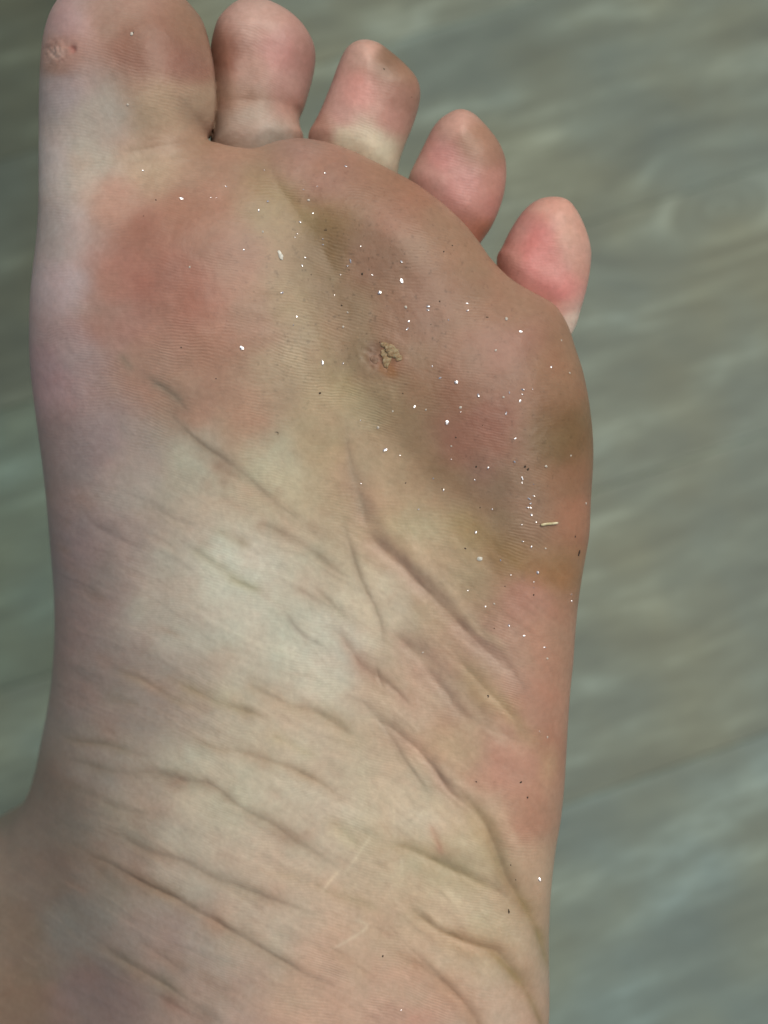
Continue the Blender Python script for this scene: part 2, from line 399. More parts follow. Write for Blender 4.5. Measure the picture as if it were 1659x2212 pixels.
# colour anchors (as seen, sRGB): skin tone with some shade kept in
BC = """130 40 168 145 144;300 100 134 101 88;400 140 136 100 88;420 60 140 114 98;250 40 150 124 112;130 115 156 128 118;130 200 160 150 150;200 250 164 155 146;350 240 166 148 127;
430 220 157 137 118;110 350 178 172 169;180 350 164 155 144;140 500 164 153 150;245 430 162 134 120;300 500 146 110 96;400 450 147 114 97;450 340 147 120 103;330 370 160 138 118;350 600 147 106 93;
250 610 160 120 107;430 640 148 108 93;500 550 142 111 95;480 750 148 116 99;130 620 172 158 159;160 750 156 139 138;100 800 168 142 144;230 700 160 128 117;400 850 164 133 116;540 900 164 138 119;330 780 162 132 117;
600 800 159 143 122;560 700 144 117 100;620 650 141 123 99;590 450 141 123 98;700 560 129 110 84;690 480 134 114 84;700 400 142 110 96;640 340 146 118 107;850 450 141 107 89;800 560 134 106 89;760 680 136 114 92;1000 550 146 119 100;
1100 650 145 119 101;950 650 136 106 88;1100 750 146 112 98;1000 850 136 104 86;1000 950 132 97 83;1040 900 136 98 86;900 850 137 112 90;850 700 138 110 90;780 780 136 114 96;1200 800 142 114 94;1200 950 112 93 68;1100 1050 129 106 87;
1230 1050 132 102 82;1250 1120 152 110 90;1050 1000 132 104 90;850 1000 158 138 114;700 950 162 148 124;750 850 153 143 114;820 880 148 134 108;900 1050 154 134 110;1000 1150 147 129 98;1100 1200 136 112 82;1200 1235 139 109 82;
1150 1130 132 107 88;900 1150 162 150 124;1000 1250 158 142 117;1150 1300 152 116 102;1200 1400 158 124 106;1150 1500 160 127 110;1200 1600 156 121 104;1100 1400 162 136 119;950 1300 167 151 127;850 1300 182 173 156;
900 1500 170 151 134;1000 1600 167 146 124;1100 1650 166 131 116;1150 1750 157 124 107;1150 1900 167 147 127;1000 1850 167 156 134;1050 2000 168 157 136;900 1750 174 164 147;950 2000 174 157 140;1100 2150 172 153 137;
900 2150 172 146 130;700 2150 172 149 132;650 1750 168 160 147;700 1400 168 168 160;500 1250 176 177 169;600 1000 167 161 142;400 1000 162 159 146;300 1000 160 150 143;200 950 150 136 135;150 1200 146 130 130;
130 1350 146 128 125;250 1250 142 130 126;350 1300 157 151 143;300 1500 138 129 122;150 1500 146 131 126;200 1650 148 138 130;100 1700 132 116 107;300 1750 156 146 134;450 1700 168 164 150;400 1850 168 160 148;
250 1850 150 138 128;100 1900 128 114 105;50 2000 122 108 96;150 2000 138 133 127;200 2150 130 115 112;350 2050 150 137 130;450 2200 158 142 132;550 2000 167 154 141;20 2150 122 106 92"""
TC = """560 40 180 148 138;600 110 172 130 124;660 110 158 122 114;490 120 134 96 82;500 200 155 126 112;560 250 164 146 134;620 200 174 138 130;580 295 164 152 142;540 150 166 134 122;500 280 160 142 130;
780 110 186 154 142;780 200 190 142 134;840 130 132 106 88;865 160 142 112 94;860 200 154 118 105;740 250 180 143 135;700 280 165 128 115;800 300 192 184 164;750 295 192 184 164;830 335 188 180 160;840 260 176 136 126;850 370 175 165 148;
990 265 184 148 136;960 340 181 132 127;1020 300 148 116 98;1060 330 152 117 101;1000 400 184 137 132;1060 450 178 132 124;1050 500 160 112 94;920 380 176 138 130;1080 400 178 135 124;
1190 450 196 152 138;1165 520 192 130 125;1150 560 194 132 128;1230 500 190 151 137;1190 600 194 136 131;1215 640 192 130 126;1220 660 196 156 146;1235 700 214 198 186;1110 560 176 130 121;1260 560 190 150 138;1120 490 184 142 134"""
def anchors(s): return np.array([[float(x) for x in q.split()] for q in s.replace('\n', '').split(';')])
BC = anchors(BC); TC = anchors(TC)
def shepard(A, u, v, s=26.0, p=1.9):
    Wt = np.zeros(len(u)); C = np.zeros((len(u), 3)); L = lin(A[:, 2:5])
    for a, l in zip(A, L):
        w_ = 1 / ((u - a[0]) ** 2 + (v - a[1]) ** 2 + s * s) ** p
        Wt += w_; C += w_[:, None] * l
    return C / Wt[:, None]
cu = u + 20 * fbm(u, v, 90, 31) ; cv = v + 20 * fbm(u, v, 90, 41)
Cb = shepard(BC, cu, cv); Ct = .93 * shepard(TC, u + 8 * fbm(u, v, 60, 51), v + 8 * fbm(u, v, 60, 61), 19.0, 2.0)
tw = OW.astype(float); Eg = np.concatenate([Q[:, [0, 1]], Q[:, [1, 2]], Q[:, [2, 3]], Q[:, [3, 0]]]); dg = np.bincount(Eg.ravel(), minlength=len(P))
for _ in range(4): tw = 0.5 * tw + 0.5 * (np.bincount(Eg[:, 0], tw[Eg[:, 1]], len(P)) + np.bincount(Eg[:, 1], tw[Eg[:, 0]], len(P))) / dg
tf = tw[fi][:, None]; C = Cb * (1 - tf) + Ct * tf
ALB = 1.33 * np.array([1.02, 1.005, 0.97])
C *= ALB

def tint(mask, col, amt):
    """pull the skin towards another tone"""
    global C
    m = np.clip(mask * amt, 0, 1)[:, None]; C = C * (1 - m) + (lin(col) * ALB) * m
def blot(x, y, rx, ry, ang, col, amt, soft=0.5, seed=1, body_only=True, rag=0.22, gain=1.0):
    a = math.radians(ang); dx, dy = u - x, v - y
    p = (dx * math.cos(a) + dy * math.sin(a)) / rx; q = (-dx * math.sin(a) + dy * math.cos(a)) / ry
    sel = (np.abs(p) < 2.2) & (np.abs(q) < 2.2)
    if body_only is True: sel &= ~toe
    elif body_only is False: sel &= toe
    m = np.zeros(len(u)); r = np.hypot(p[sel], q[sel]) + rag * fbm(u[sel], v[sel], min(rx, ry) * 0.9, seed * 7 + 3)
    m[sel] = 1 - smooth01(r, 1 - soft, 1 + soft); tint(m, col, amt * gain)

def line_field(P_, w_, uu, vv, taper=0.25):
    """signed offset and strength near a polyline"""
    P_ = catmull(P_, 6); lo = P_.min(0) - 4 * w_ - 10; hi = P_.max(0) + 4 * w_ + 10
    sel = np.nonzero((uu > lo[0]) & (uu < hi[0]) & (vv > lo[1]) & (vv < hi[1]))[0]
    if len(sel) == 0: return sel, None, None
    x, y = uu[sel], vv[sel]; best = np.full(len(sel), 1e9); sg = np.zeros(len(sel)); par = np.zeros(len(sel))
    seg = np.hypot(*(P_[1:] - P_[:-1]).T); cum = np.concatenate([[0], np.cumsum(seg)])
    for i in range(len(P_) - 1):
        a, b = P_[i], P_[i + 1]; d = b - a; L = (d ** 2).sum() + 1e-9
        t = np.clip(((x - a[0]) * d[0] + (y - a[1]) * d[1]) / L, 0, 1)
        ex, ey = x - a[0] - t * d[0], y - a[1] - t * d[1]; r = ex * ex + ey * ey; m = r < best
        best[m] = r[m]; sg[m] = np.sign(ex * d[1] - ey * d[0])[m]; par[m] = (cum[i] + t * seg[i])[m]
    s_ = np.sqrt(best) * np.where(sg == 0, 1, sg); tt = par / cum[-1]
    env = smooth01(tt, -0.02, taper) * (1 - smooth01(tt, 1 - taper, 1.02))
    return sel, s_, env

def crease(pts, w_, dep, col=(150, 118, 96), amt=0.5, ridge=0.5, taper=0.25, wt=None, onbody=True):
    """w_ half-width in traced units, dep mm, ridge: height of the fold above-right of it"""
    pts = np.asarray(pts, float)
    if len(pts) > 3 and not abs(dep) < .01:          # folds run on and fade out at both ends
        a = pts[0] + (pts[0] - pts[1]) * .7; b = pts[-1] + (pts[-1] - pts[-2]) * .7
        pts = np.vstack([a, pts, b])
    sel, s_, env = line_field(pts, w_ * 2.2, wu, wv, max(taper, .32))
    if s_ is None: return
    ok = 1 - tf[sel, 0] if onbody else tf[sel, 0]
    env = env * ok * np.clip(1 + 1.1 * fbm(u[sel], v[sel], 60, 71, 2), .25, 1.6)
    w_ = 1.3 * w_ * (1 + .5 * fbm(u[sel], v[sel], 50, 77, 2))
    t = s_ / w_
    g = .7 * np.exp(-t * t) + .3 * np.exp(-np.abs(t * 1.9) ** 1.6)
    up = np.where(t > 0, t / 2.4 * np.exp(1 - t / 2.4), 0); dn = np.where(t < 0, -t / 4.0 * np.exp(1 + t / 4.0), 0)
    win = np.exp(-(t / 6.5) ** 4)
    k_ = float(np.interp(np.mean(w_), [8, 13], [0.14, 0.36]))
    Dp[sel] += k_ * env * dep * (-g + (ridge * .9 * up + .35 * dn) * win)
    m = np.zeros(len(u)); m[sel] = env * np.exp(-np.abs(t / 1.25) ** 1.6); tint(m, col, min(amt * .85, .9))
    m[sel] = env * np.exp(-((t - .2) / 2.4) ** 2); tint(m, col, min(amt * float(np.interp(np.mean(w_), [6, 12], [.45, .85])), .9))  # redder fold skin, with the crease's shading tinted in more widely

# --- stains, flushes, thin-skin tones, painted shade at the toe gap
B = [(420, 640, 100, 100, 0, (142, 104, 90), .3), (290, 590, 70, 50, 20, (158, 114, 102), .2), (330, 520, 60, 60, 0, (138, 102, 86), .5), (390, 470, 90, 30, -20, (138, 104, 86), .3),
     (530, 890, 60, 34, 35, (166, 132, 115), .25), (490, 835, 60, 45, 0, (162, 128, 113), .2), (600, 470, 26, 90, -35, (144, 125, 103), .4),
     (705, 590, 38, 75, -30, (118, 98, 72), .5), (660, 480, 14, 60, -38, (126, 104, 62), .6), (640, 560, 45, 60, 0, (144, 126, 102), .4), (690, 700, 60, 30, 40, (148, 128, 104), .3),
     (760, 660, 60, 90, 40, (132, 110, 86), .35), (870, 640, 45, 60, 0, (128, 96, 80), .3), (905, 710, 45, 30, -30, (122, 88, 76), .4), (700, 790, 22, 60, -10, (136, 122, 88), .45),
     (760, 700, 25, 22, 0, (158, 140, 122), .4), (790, 670, 20, 20, 0, (150, 132, 112), .3), (880, 790, 50, 16, 30, (134, 94, 78), .4), (845, 800, 20, 26, -25, (136, 96, 74), .5),
     (1040, 910, 100, 90, 0, (136, 98, 80), .45), (1090, 950, 40, 55, -15, (138, 97, 85), .3), (1000, 960, 55, 50, 0, (126, 90, 76), .35), (1070, 800, 110, 70, 10, (142, 107, 90), .3),
     (1190, 930, 34, 60, 5, (120, 100, 74), .35), (880, 960, 120, 24, 38, (124, 104, 78), .5), (950, 1030, 70, 26, 30, (122, 102, 76), .4),
     (1130, 1060, 55, 34, 10, (118, 96, 80), .45), (1100, 1110, 55, 45, 0, (134, 110, 94), .4), (1240, 1100, 18, 60, -8, (146, 106, 84), .3), (1100, 1195, 90, 26, 32, (126, 104, 66), .65),
     (1195, 1240, 55, 26, 18, (132, 98, 66), .6), (1010, 1150, 30, 30, 0, (146, 132, 94), .4), (1130, 1300, 70, 40, 20, (158, 126, 110), .3), (1160, 1400, 60, 100, 0, (158, 124, 106), .4),
     (1180, 1520, 26, 120, 0, (146, 104, 90), .4), (1110, 1470, 35, 20, 0, (172, 134, 120), .35), (1185, 1660, 18, 38, 5, (176, 156, 128), .7), (1110, 1620, 60, 40, 20, (166, 128, 112), .35),
     (1150, 1740, 35, 80, 5, (150, 114, 96), .45), (1085, 1780, 16, 30, -20, (176, 138, 116), .5), (800, 1060, 60, 30, 40, (168, 134, 118), .4), (790, 1120, 22, 70, -12, (162, 128, 112), .4),
     (750, 1020, 30, 35, 0, (172, 146, 126), .4), (590, 1270, 210, 130, 10, (176, 174, 162), .5), (730, 1380, 60, 50, 0, (176, 175, 166), .5), (540, 1205, 60, 30, 20, (176, 174, 166), .5),
     (480, 1500, 40, 20, 10, (150, 148, 128), .3), (900, 1430, 40, 40, 0, (176, 156, 142), .4), (890, 1540, 50, 30, 30, (176, 152, 140), .4), (690, 1720, 70, 36, 20, (176, 170, 158), .5),
     (830, 1710, 80, 60, 0, (172, 160, 146), .4), (900, 1780, 50, 30, 0, (178, 170, 160), .5), (280, 1400, 80, 40, 20, (134, 130, 126), .35), (225, 1450, 50, 40, -30, (116, 114, 112), .4),
     (360, 1240, 60, 40, 0, (150, 148, 142), .4), (320, 1700, 60, 26, 10, (150, 134, 124), .4), (150, 1990, 70, 60, 70, (104, 99, 94), .6), (260, 2180, 90, 30, 50, (140, 118, 116), .4),
     (480, 1010, 45, 14, 25, (172, 146, 128), .5), (540, 1060, 60, 12, 25, (174, 150, 134), .4), (250, 1140, 70, 30, 20, (150, 134, 132), .4), (780, 2050, 150, 90, 20, (172, 152, 136), .35),
     (620, 2170, 90, 50, 0, (172, 142, 124), .45), (880, 2200, 60, 30, 0, (174, 134, 122), .5), (1060, 2100, 40, 30, 0, (178, 162, 140), .4), (960, 1930, 90, 30, 30, (176, 166, 146), .4),
     (1045, 1800, 22, 60, -25, (160, 142, 98), .5), (1030, 1500, 22, 50, -40, (152, 138, 98), .55), (1090, 1530, 14, 46, -40, (150, 134, 92), .45), (330, 110, 100, 50, -12, (136, 100, 84), .25),
     (395, 60, 50, 40, 30, (134, 106, 90), .12), (340, 262, 22, 12, 0, (140, 123, 104), .25), (150, 115, 34, 26, 0, (158, 120, 108), .5), (115, 150, 30, 14, 0, (150, 118, 100), .5), (300, 340, 120, 10, -6, (148, 130, 110), .3),
     (480, 330, 120, 16, 8, (150, 118, 102), .3), (290, 70, 26, 60, 0, (152, 124, 108), .3)]
for i, b in enumerate(B): blot(*b, soft=0.85, seed=i + 1, gain=.62)
for i, b in enumerate([(840, 125, 26, 22, 20, (122, 94, 76), .7), (866, 158, 18, 22, 0, (140, 110, 92), .5), (1040, 300, 20, 34, -35, (142, 108, 88), .6), (1165, 520, 34, 60, 10, (192, 120, 118), .6),
                       (1205, 622, 34, 22, 10, (196, 122, 120), .5), (800, 212, 50, 36, 0, (192, 136, 130), .3), (595, 120, 30, 44, -20, (176, 126, 122), .4), (1000, 380, 30, 14, -20, (172, 124, 120), .35), (485, 130, 22, 60, 5, (146, 104, 88), .4)]):  # last entry paints the shade beside the big toe
    blot(*b, soft=0.85, seed=90 + i, body_only=False, gain=.55)

# --- folds and creases
RB = (132, 120, 106); PK = (144, 120, 106); OC = (138, 122, 98)
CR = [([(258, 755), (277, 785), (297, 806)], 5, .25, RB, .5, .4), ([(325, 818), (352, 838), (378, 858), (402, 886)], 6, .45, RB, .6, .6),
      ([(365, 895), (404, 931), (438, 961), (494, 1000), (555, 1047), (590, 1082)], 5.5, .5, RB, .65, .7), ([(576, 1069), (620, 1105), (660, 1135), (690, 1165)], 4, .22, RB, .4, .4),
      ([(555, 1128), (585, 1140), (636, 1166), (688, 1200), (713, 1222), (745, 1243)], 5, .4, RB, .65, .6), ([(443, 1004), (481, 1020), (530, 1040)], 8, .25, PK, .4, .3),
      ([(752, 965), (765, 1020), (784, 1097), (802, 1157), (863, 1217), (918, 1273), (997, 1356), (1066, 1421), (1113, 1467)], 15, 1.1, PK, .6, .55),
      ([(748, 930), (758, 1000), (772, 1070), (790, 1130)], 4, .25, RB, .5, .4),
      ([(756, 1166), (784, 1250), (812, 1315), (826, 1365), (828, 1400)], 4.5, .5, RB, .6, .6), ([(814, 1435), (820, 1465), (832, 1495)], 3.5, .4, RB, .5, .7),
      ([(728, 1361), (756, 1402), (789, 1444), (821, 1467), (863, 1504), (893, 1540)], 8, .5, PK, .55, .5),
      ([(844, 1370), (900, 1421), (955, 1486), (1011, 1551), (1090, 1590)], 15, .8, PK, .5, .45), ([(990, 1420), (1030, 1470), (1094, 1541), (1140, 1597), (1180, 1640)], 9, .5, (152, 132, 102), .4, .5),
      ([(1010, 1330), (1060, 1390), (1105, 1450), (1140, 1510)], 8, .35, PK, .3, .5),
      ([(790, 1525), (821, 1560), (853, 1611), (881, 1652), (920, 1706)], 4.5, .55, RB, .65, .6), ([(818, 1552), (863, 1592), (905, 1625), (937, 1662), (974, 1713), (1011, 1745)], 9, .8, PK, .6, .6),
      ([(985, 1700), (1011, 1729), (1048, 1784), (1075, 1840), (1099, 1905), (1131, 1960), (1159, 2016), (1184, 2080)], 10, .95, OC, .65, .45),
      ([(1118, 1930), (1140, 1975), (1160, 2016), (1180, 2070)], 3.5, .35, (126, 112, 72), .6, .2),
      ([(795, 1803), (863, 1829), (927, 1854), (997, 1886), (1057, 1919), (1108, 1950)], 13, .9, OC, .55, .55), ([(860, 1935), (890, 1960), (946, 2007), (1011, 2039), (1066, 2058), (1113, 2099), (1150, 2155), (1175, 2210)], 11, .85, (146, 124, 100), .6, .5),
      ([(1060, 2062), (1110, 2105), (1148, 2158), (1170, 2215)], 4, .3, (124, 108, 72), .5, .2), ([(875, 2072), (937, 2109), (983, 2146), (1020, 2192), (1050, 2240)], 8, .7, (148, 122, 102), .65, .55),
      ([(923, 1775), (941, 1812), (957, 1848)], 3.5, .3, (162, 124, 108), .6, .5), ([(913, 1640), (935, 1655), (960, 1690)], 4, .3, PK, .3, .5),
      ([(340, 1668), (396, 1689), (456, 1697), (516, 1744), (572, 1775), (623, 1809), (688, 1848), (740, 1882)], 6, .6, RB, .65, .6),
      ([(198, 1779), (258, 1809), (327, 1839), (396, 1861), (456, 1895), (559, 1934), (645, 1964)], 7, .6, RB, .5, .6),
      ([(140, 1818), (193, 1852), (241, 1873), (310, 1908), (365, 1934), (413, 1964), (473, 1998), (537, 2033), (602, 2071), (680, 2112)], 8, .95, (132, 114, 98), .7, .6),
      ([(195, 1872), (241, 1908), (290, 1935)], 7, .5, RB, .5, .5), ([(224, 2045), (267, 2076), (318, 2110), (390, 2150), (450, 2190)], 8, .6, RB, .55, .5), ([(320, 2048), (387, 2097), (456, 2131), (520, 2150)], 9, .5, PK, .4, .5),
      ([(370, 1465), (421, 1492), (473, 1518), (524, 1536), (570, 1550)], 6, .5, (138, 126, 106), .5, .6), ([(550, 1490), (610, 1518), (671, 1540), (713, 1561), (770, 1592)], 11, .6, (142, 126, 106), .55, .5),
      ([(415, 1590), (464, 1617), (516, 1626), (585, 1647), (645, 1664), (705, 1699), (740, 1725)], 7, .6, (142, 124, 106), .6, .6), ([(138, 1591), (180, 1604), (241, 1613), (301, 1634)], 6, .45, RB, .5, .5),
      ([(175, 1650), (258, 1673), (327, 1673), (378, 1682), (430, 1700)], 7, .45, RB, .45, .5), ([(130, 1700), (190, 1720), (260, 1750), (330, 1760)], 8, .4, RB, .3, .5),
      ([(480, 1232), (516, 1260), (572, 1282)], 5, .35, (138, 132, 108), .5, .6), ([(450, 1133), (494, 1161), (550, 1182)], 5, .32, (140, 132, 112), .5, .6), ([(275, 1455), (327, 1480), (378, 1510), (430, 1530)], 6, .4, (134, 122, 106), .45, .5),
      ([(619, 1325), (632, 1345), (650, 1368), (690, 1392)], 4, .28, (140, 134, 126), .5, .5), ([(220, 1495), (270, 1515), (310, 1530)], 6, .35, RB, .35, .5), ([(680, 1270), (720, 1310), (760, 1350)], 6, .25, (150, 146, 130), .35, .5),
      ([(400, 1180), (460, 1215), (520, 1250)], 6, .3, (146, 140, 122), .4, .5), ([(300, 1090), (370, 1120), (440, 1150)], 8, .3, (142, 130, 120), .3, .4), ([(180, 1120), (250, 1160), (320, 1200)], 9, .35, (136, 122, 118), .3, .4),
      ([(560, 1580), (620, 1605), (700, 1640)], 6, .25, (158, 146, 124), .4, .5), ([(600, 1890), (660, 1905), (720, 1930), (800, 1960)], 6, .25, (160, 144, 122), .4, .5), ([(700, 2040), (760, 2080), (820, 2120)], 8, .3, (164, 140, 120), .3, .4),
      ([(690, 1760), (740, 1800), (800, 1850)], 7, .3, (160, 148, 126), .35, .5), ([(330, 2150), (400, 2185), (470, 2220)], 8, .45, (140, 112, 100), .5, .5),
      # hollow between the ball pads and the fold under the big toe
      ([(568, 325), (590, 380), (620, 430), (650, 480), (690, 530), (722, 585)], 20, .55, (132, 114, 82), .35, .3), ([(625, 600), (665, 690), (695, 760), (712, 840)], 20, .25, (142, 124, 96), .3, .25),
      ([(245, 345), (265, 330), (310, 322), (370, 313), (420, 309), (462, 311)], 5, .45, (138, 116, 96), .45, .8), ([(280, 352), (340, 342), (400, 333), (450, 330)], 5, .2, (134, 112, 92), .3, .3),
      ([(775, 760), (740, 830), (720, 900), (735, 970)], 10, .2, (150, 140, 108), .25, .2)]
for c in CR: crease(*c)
crease([(496, 214), (560, 213), (610, 222), (650, 240)], 9, .25, (140, 112, 96), .4, .5, onbody=False)
crease([(1130, 462), (1165, 452), (1200, 458)], 2.5, .08, (196, 160, 146), .3, .5, onbody=False)
# short crossing wrinkles of the arch
wr = np.random.default_rng(5)
for _ in range(110):
    a = wr.uniform(100, 1120); b = wr.uniform(1000, 2200)
    if a < 300 + (1000 - b) * 0.1 and b < 1000: continue
    if b < 1250 and a > 760: continue
    L = wr.uniform(30, 130); an = math.radians(wr.normal(31, 9) + (10 if a > 800 else 0))
    bend = wr.uniform(-4, 4); dx, dy = math.cos(an) * L / 2, math.sin(an) * L / 2
    ww = wr.uniform(3, 8)
    crease([(a - dx, b - dy), (a + bend * 0.6, b - bend), (a + dx, b + dy)], ww, ww * wr.uniform(.012, .035), PK, wr.uniform(.1, .25), .5, .4)
# pale fine scratches
for pts in ([(735, 1895), (770, 1845), (803, 1795)], [(845, 1715), (848, 1770), (852, 1820)], [(690, 1935), (715, 1900), (740, 1870)], [(745, 1985), (790, 2005), (700, 2060)], [(866, 1850), (868, 1880), (872, 1900)], [(905, 1760), (915, 1752), (925, 1766)]):
    crease(pts, 1.8, -.05, (190, 182, 165), .4, 0, .3)
# crater of the wart, scuff on the big toe
r = np.hypot((u - 822) / 34, (v - 768) / 26) + 0.3 * fbm(u, v, 14, 301)
Dp += np.where(toe, 0, 0.12 * np.exp(-((r - 1.4) / .6) ** 2) - 0.30 * np.exp(-(r / .7) ** 2)) + .25 * np.exp(-(r / 1.1) ** 2) * fbm(u, v, 9, 305, 3)
blot(830, 775, 38, 24, 25, (140, 104, 80), .6, .6, 201); blot(811, 776, 14, 20, -30, (104, 62, 42), .8, .6, 202); blot(838, 800, 22, 12, 30, (136, 96, 58), .7, .5, 203); blot(806, 752, 14, 14, 0, (110, 88, 78), .6, .5, 204)
sc = np.hypot((u - 122) / 34, (v - 112) / 26)
Dp += np.exp(-(sc / .9) ** 2) * (0.55 * fbm(u, v, 13, 311, 3)) ; Dp -= 0.5 * np.exp(-((u - 156) ** 2 + (v - 106) ** 2) / 60)
blot(124, 114, 18, 12, 0, (186, 162, 152), .6, .5, 205); blot(157, 106, 8, 9, 0, (150, 104, 96), .7, .5, 206)
# soft skin folds flowing down to the outer side, and the net of fine lines over them
def flow(ang, along, across, seed, oct_=3):
    a = np.radians(ang); p = (u * np.cos(a) + v * np.sin(a)); q = (-u * np.sin(a) + v * np.cos(a))
    return fbm(p / along, q / across, 1.0, seed, oct_)
zone = smooth01(v, 880 + .25 * np.abs(u - 500), 1250) * (1 - tf[:, 0]); zone2 = smooth01(v + .55 * u, 1150, 1500) * (1 - tf[:, 0])
bend_ = 26 + 14 * smooth01(u, 700, 1050)
uu0, vv0 = u, v; ws = 22 * fbm(u, v, 160, 605, 2); u = u + ws; v = v + 22 * fbm(u, v, 160, 606, 2)
f1 = flow(28, 190, 26, 611, 3); f2 = flow(44, 170, 26, 621, 3); mx = smooth01(uu0, 650, 1000)
ff = f1 * (1 - mx) + f2 * mx
rg_ = 1 - np.abs(ff) * 4.2; rg_ = np.clip(rg_, 0, 1) ** 2
Dp += zone * (0.12 * ff - 0.025 * rg_)
g1 = flow(34, 60, 8, 631, 3); g2 = flow(-38, 70, 9, 641, 2); g3 = flow(12, 50, 6, 651, 3)
net = np.clip(1 - np.abs(g1) * 5, 0, 1) ** 2 * .6 + np.clip(1 - np.abs(g2) * 6, 0, 1) ** 2 * .35 + np.clip(1 - np.abs(g3) * 6, 0, 1) ** 2 * .35
u, v = uu0, vv0
Dp -= zone2 * 0.011 * net
tint(zone * rg_ * np.clip(.6 + 1.2 * fbm(u, v, 120, 661, 2), 0, 1), (152, 132, 112), .12); tint(zone2 * net, (150, 132, 114), .05)
# general unevenness
Dp += 0.22 * fbm(u, v, 150, 401, 3) + 0.05 * fbm(u, v, 24, 411, 3)
# broad tone zones: darker ball, hollow, outer edge, big toe pad; lighter arch, heel
for (gx_, gy_, ga, gb_, cm) in ((955, 690, 400, 200, (.86, .83, .79)), (690, 540, 60, 110, (.82, .79, .74)), (1190, 940, 110, 170, (.95, .91, .86)), (320, 80, 130, 70, (.88, .82, .78)), (360, 580, 150, 190, (.94, .90, .90)), (590, 1250, 360, 350, (1.17, 1.17, 1.11)), (720, 1750, 420, 360, (1.15, 1.15, 1.10)), (950, 2050, 200, 160, (1.06, 1.06, 1.02))):
    an_ = math.radians(40) if gx_ in (955, 690) else 0.0
    pu = (u - gx_) * math.cos(an_) + (v - gy_) * math.sin(an_); pv = -(u - gx_) * math.sin(an_) + (v - gy_) * math.cos(an_)
    gm = (1 - smooth01(np.hypot(pu / ga, pv / gb_) + .25 * fbm(u, v, 70, int(gx_), 4), .35, 1.25)) * (1 - tf[:, 0])
    C *= 1 - gm[:, None] * (1 - np.array([cm]))
def band(pts, w_, col, amt):
    sel, s_, env = line_field(pts, w_, cu, cv, .2)
    m = np.zeros(len(u)); m[sel] = env * np.exp(-np.abs(s_ / w_) ** 2.2) * (1 - tf[sel, 0]) * np.clip(1 + .8 * fbm(u[sel], v[sel], 80, 91, 3), .3, 1.4); tint(m, col, amt)
band([(600, 440), (670, 560), (750, 710), (830, 850), (935, 990), (1060, 1100), (1180, 1205), (1245, 1235)], 36, (122, 102, 78), .5)
band([(660, 800), (730, 900), (830, 1030), (940, 1170), (1020, 1260)], 44, (172, 158, 134), .45)
band([(860, 1130), (930, 1220), (1020, 1320), (1105, 1425)], 13, (186, 170, 146), .5)  # pale fold ridges: their lit side painted into the skin, next one too
band([(880, 1385), (960, 1465), (1040, 1550), (1120, 1620)], 12, (182, 164, 142), .4)
band([(935, 1640), (1020, 1720), (1090, 1790), (1130, 1870)], 13, (180, 160, 140), .35)
band([(905, 1700), (985, 1790), (1040, 1880), (1110, 1990)], 22, (180, 168, 144), .35)
band([(600, 720), (650, 800), (690, 880), (720, 980)], 34, (162, 150, 124), .4)
band([(830, 1820), (910, 1845), (1000, 1885), (1080, 1930)], 13, (150, 134, 104), .35)
# fine printed-in dirt
dn = fbm(u, v, 9, 501, 3, .7); dm = np.exp(-(((u - 780) / 330) ** 2 + ((v - 640) / 260) ** 2)) + .7 * np.exp(-(((u - 1130) / 130) ** 2 + ((v - 980) / 180) ** 2))
C *= (1 - 0.38 * np.clip(dm, 0, 1) * smooth01(dn, .38, .75))[:, None]
sp1 = fbm(u, v, 5.5, 551, 2, .6); C *= (1 - .45 * np.clip(dm, 0, 1) * smooth01(sp1, .50, .66))[:, None]
C *= (1 + .22 * (zone * 0 + np.clip(dm, .25, 1)) * smooth01(fbm(u, v, 6.5, 561, 2, .6), .52, .66))[:, None]
C *= (1 + 0.09 * fbm(u, v, 45, 521, 4) + 0.05 * fbm(u, v, 10, 531, 2))[:, None]
mo = fbm(u, v, 60, 541, 4)[:, None]; C = C * (1 + mo * np.array([[.05, -.05, -.06]]))

# apply
fade = smooth01(nzv[fi], .05, .45)
P[fi] += N[fi] * (Dp * fade)[:, None]
CA = np.empty((len(P), 4), np.float32); CA[:, :3] = lin((164, 142, 132)) * ALB; CA[:, 3] = 1
back = np.where(front, 0, 1).astype(bool)
CA[fi, :3] = np.clip(C, 0.01, 0.9)
# sides just outside the drawn area carry the tone of the nearest edge colour
oi_ = np.nonzero(back & (U > -80) & (U < 1400) & (V > -80) & (V < 2350) & (P[:, 2] > -45))[0]
if len(oi_):
    CA[oi_, :3] = np.where((OW[oi_] > 0)[:, None], shepard(TC, U[oi_], V[oi_], 14.0, 2.2), shepard(BC, U[oi_], V[oi_])) * ALB

fm = np_mesh('bare_foot', P * 0.001, Q)
at = fm.attributes.new('skin_tone', 'FLOAT_COLOR', 'POINT'); at.data.foreach_set('color', CA.ravel())
fm.polygons.foreach_set('use_smooth', np.ones(len(Q), bool))
# amount of print ridges: clear on the lower ball, faint elsewhere
rm = np.zeros(len(P), np.float32)
def gb(x, y, a, b): return np.exp(-(((U - x) / a) ** 2 + ((V - y) / b) ** 2))
rm += (1.0 * gb(790, 850, 110, 60) + .8 * gb(400, 800, 170, 120) + .5 * gb(1100, 1150, 120, 80) + .6 * gb(850, 2130, 200, 90) + .7 * gb(1100, 1520, 60, 120) + .5 * gb(1120, 1880, 60, 160) + .35 * gb(700, 500, 450, 350) + .6 * gb(330, 130, 140, 80) + .45).astype(np.float32)
at = fm.attributes.new('print_ridges', 'FLOAT', 'POINT'); at.data.foreach_set('value', np.clip(rm, 0, 1.3))

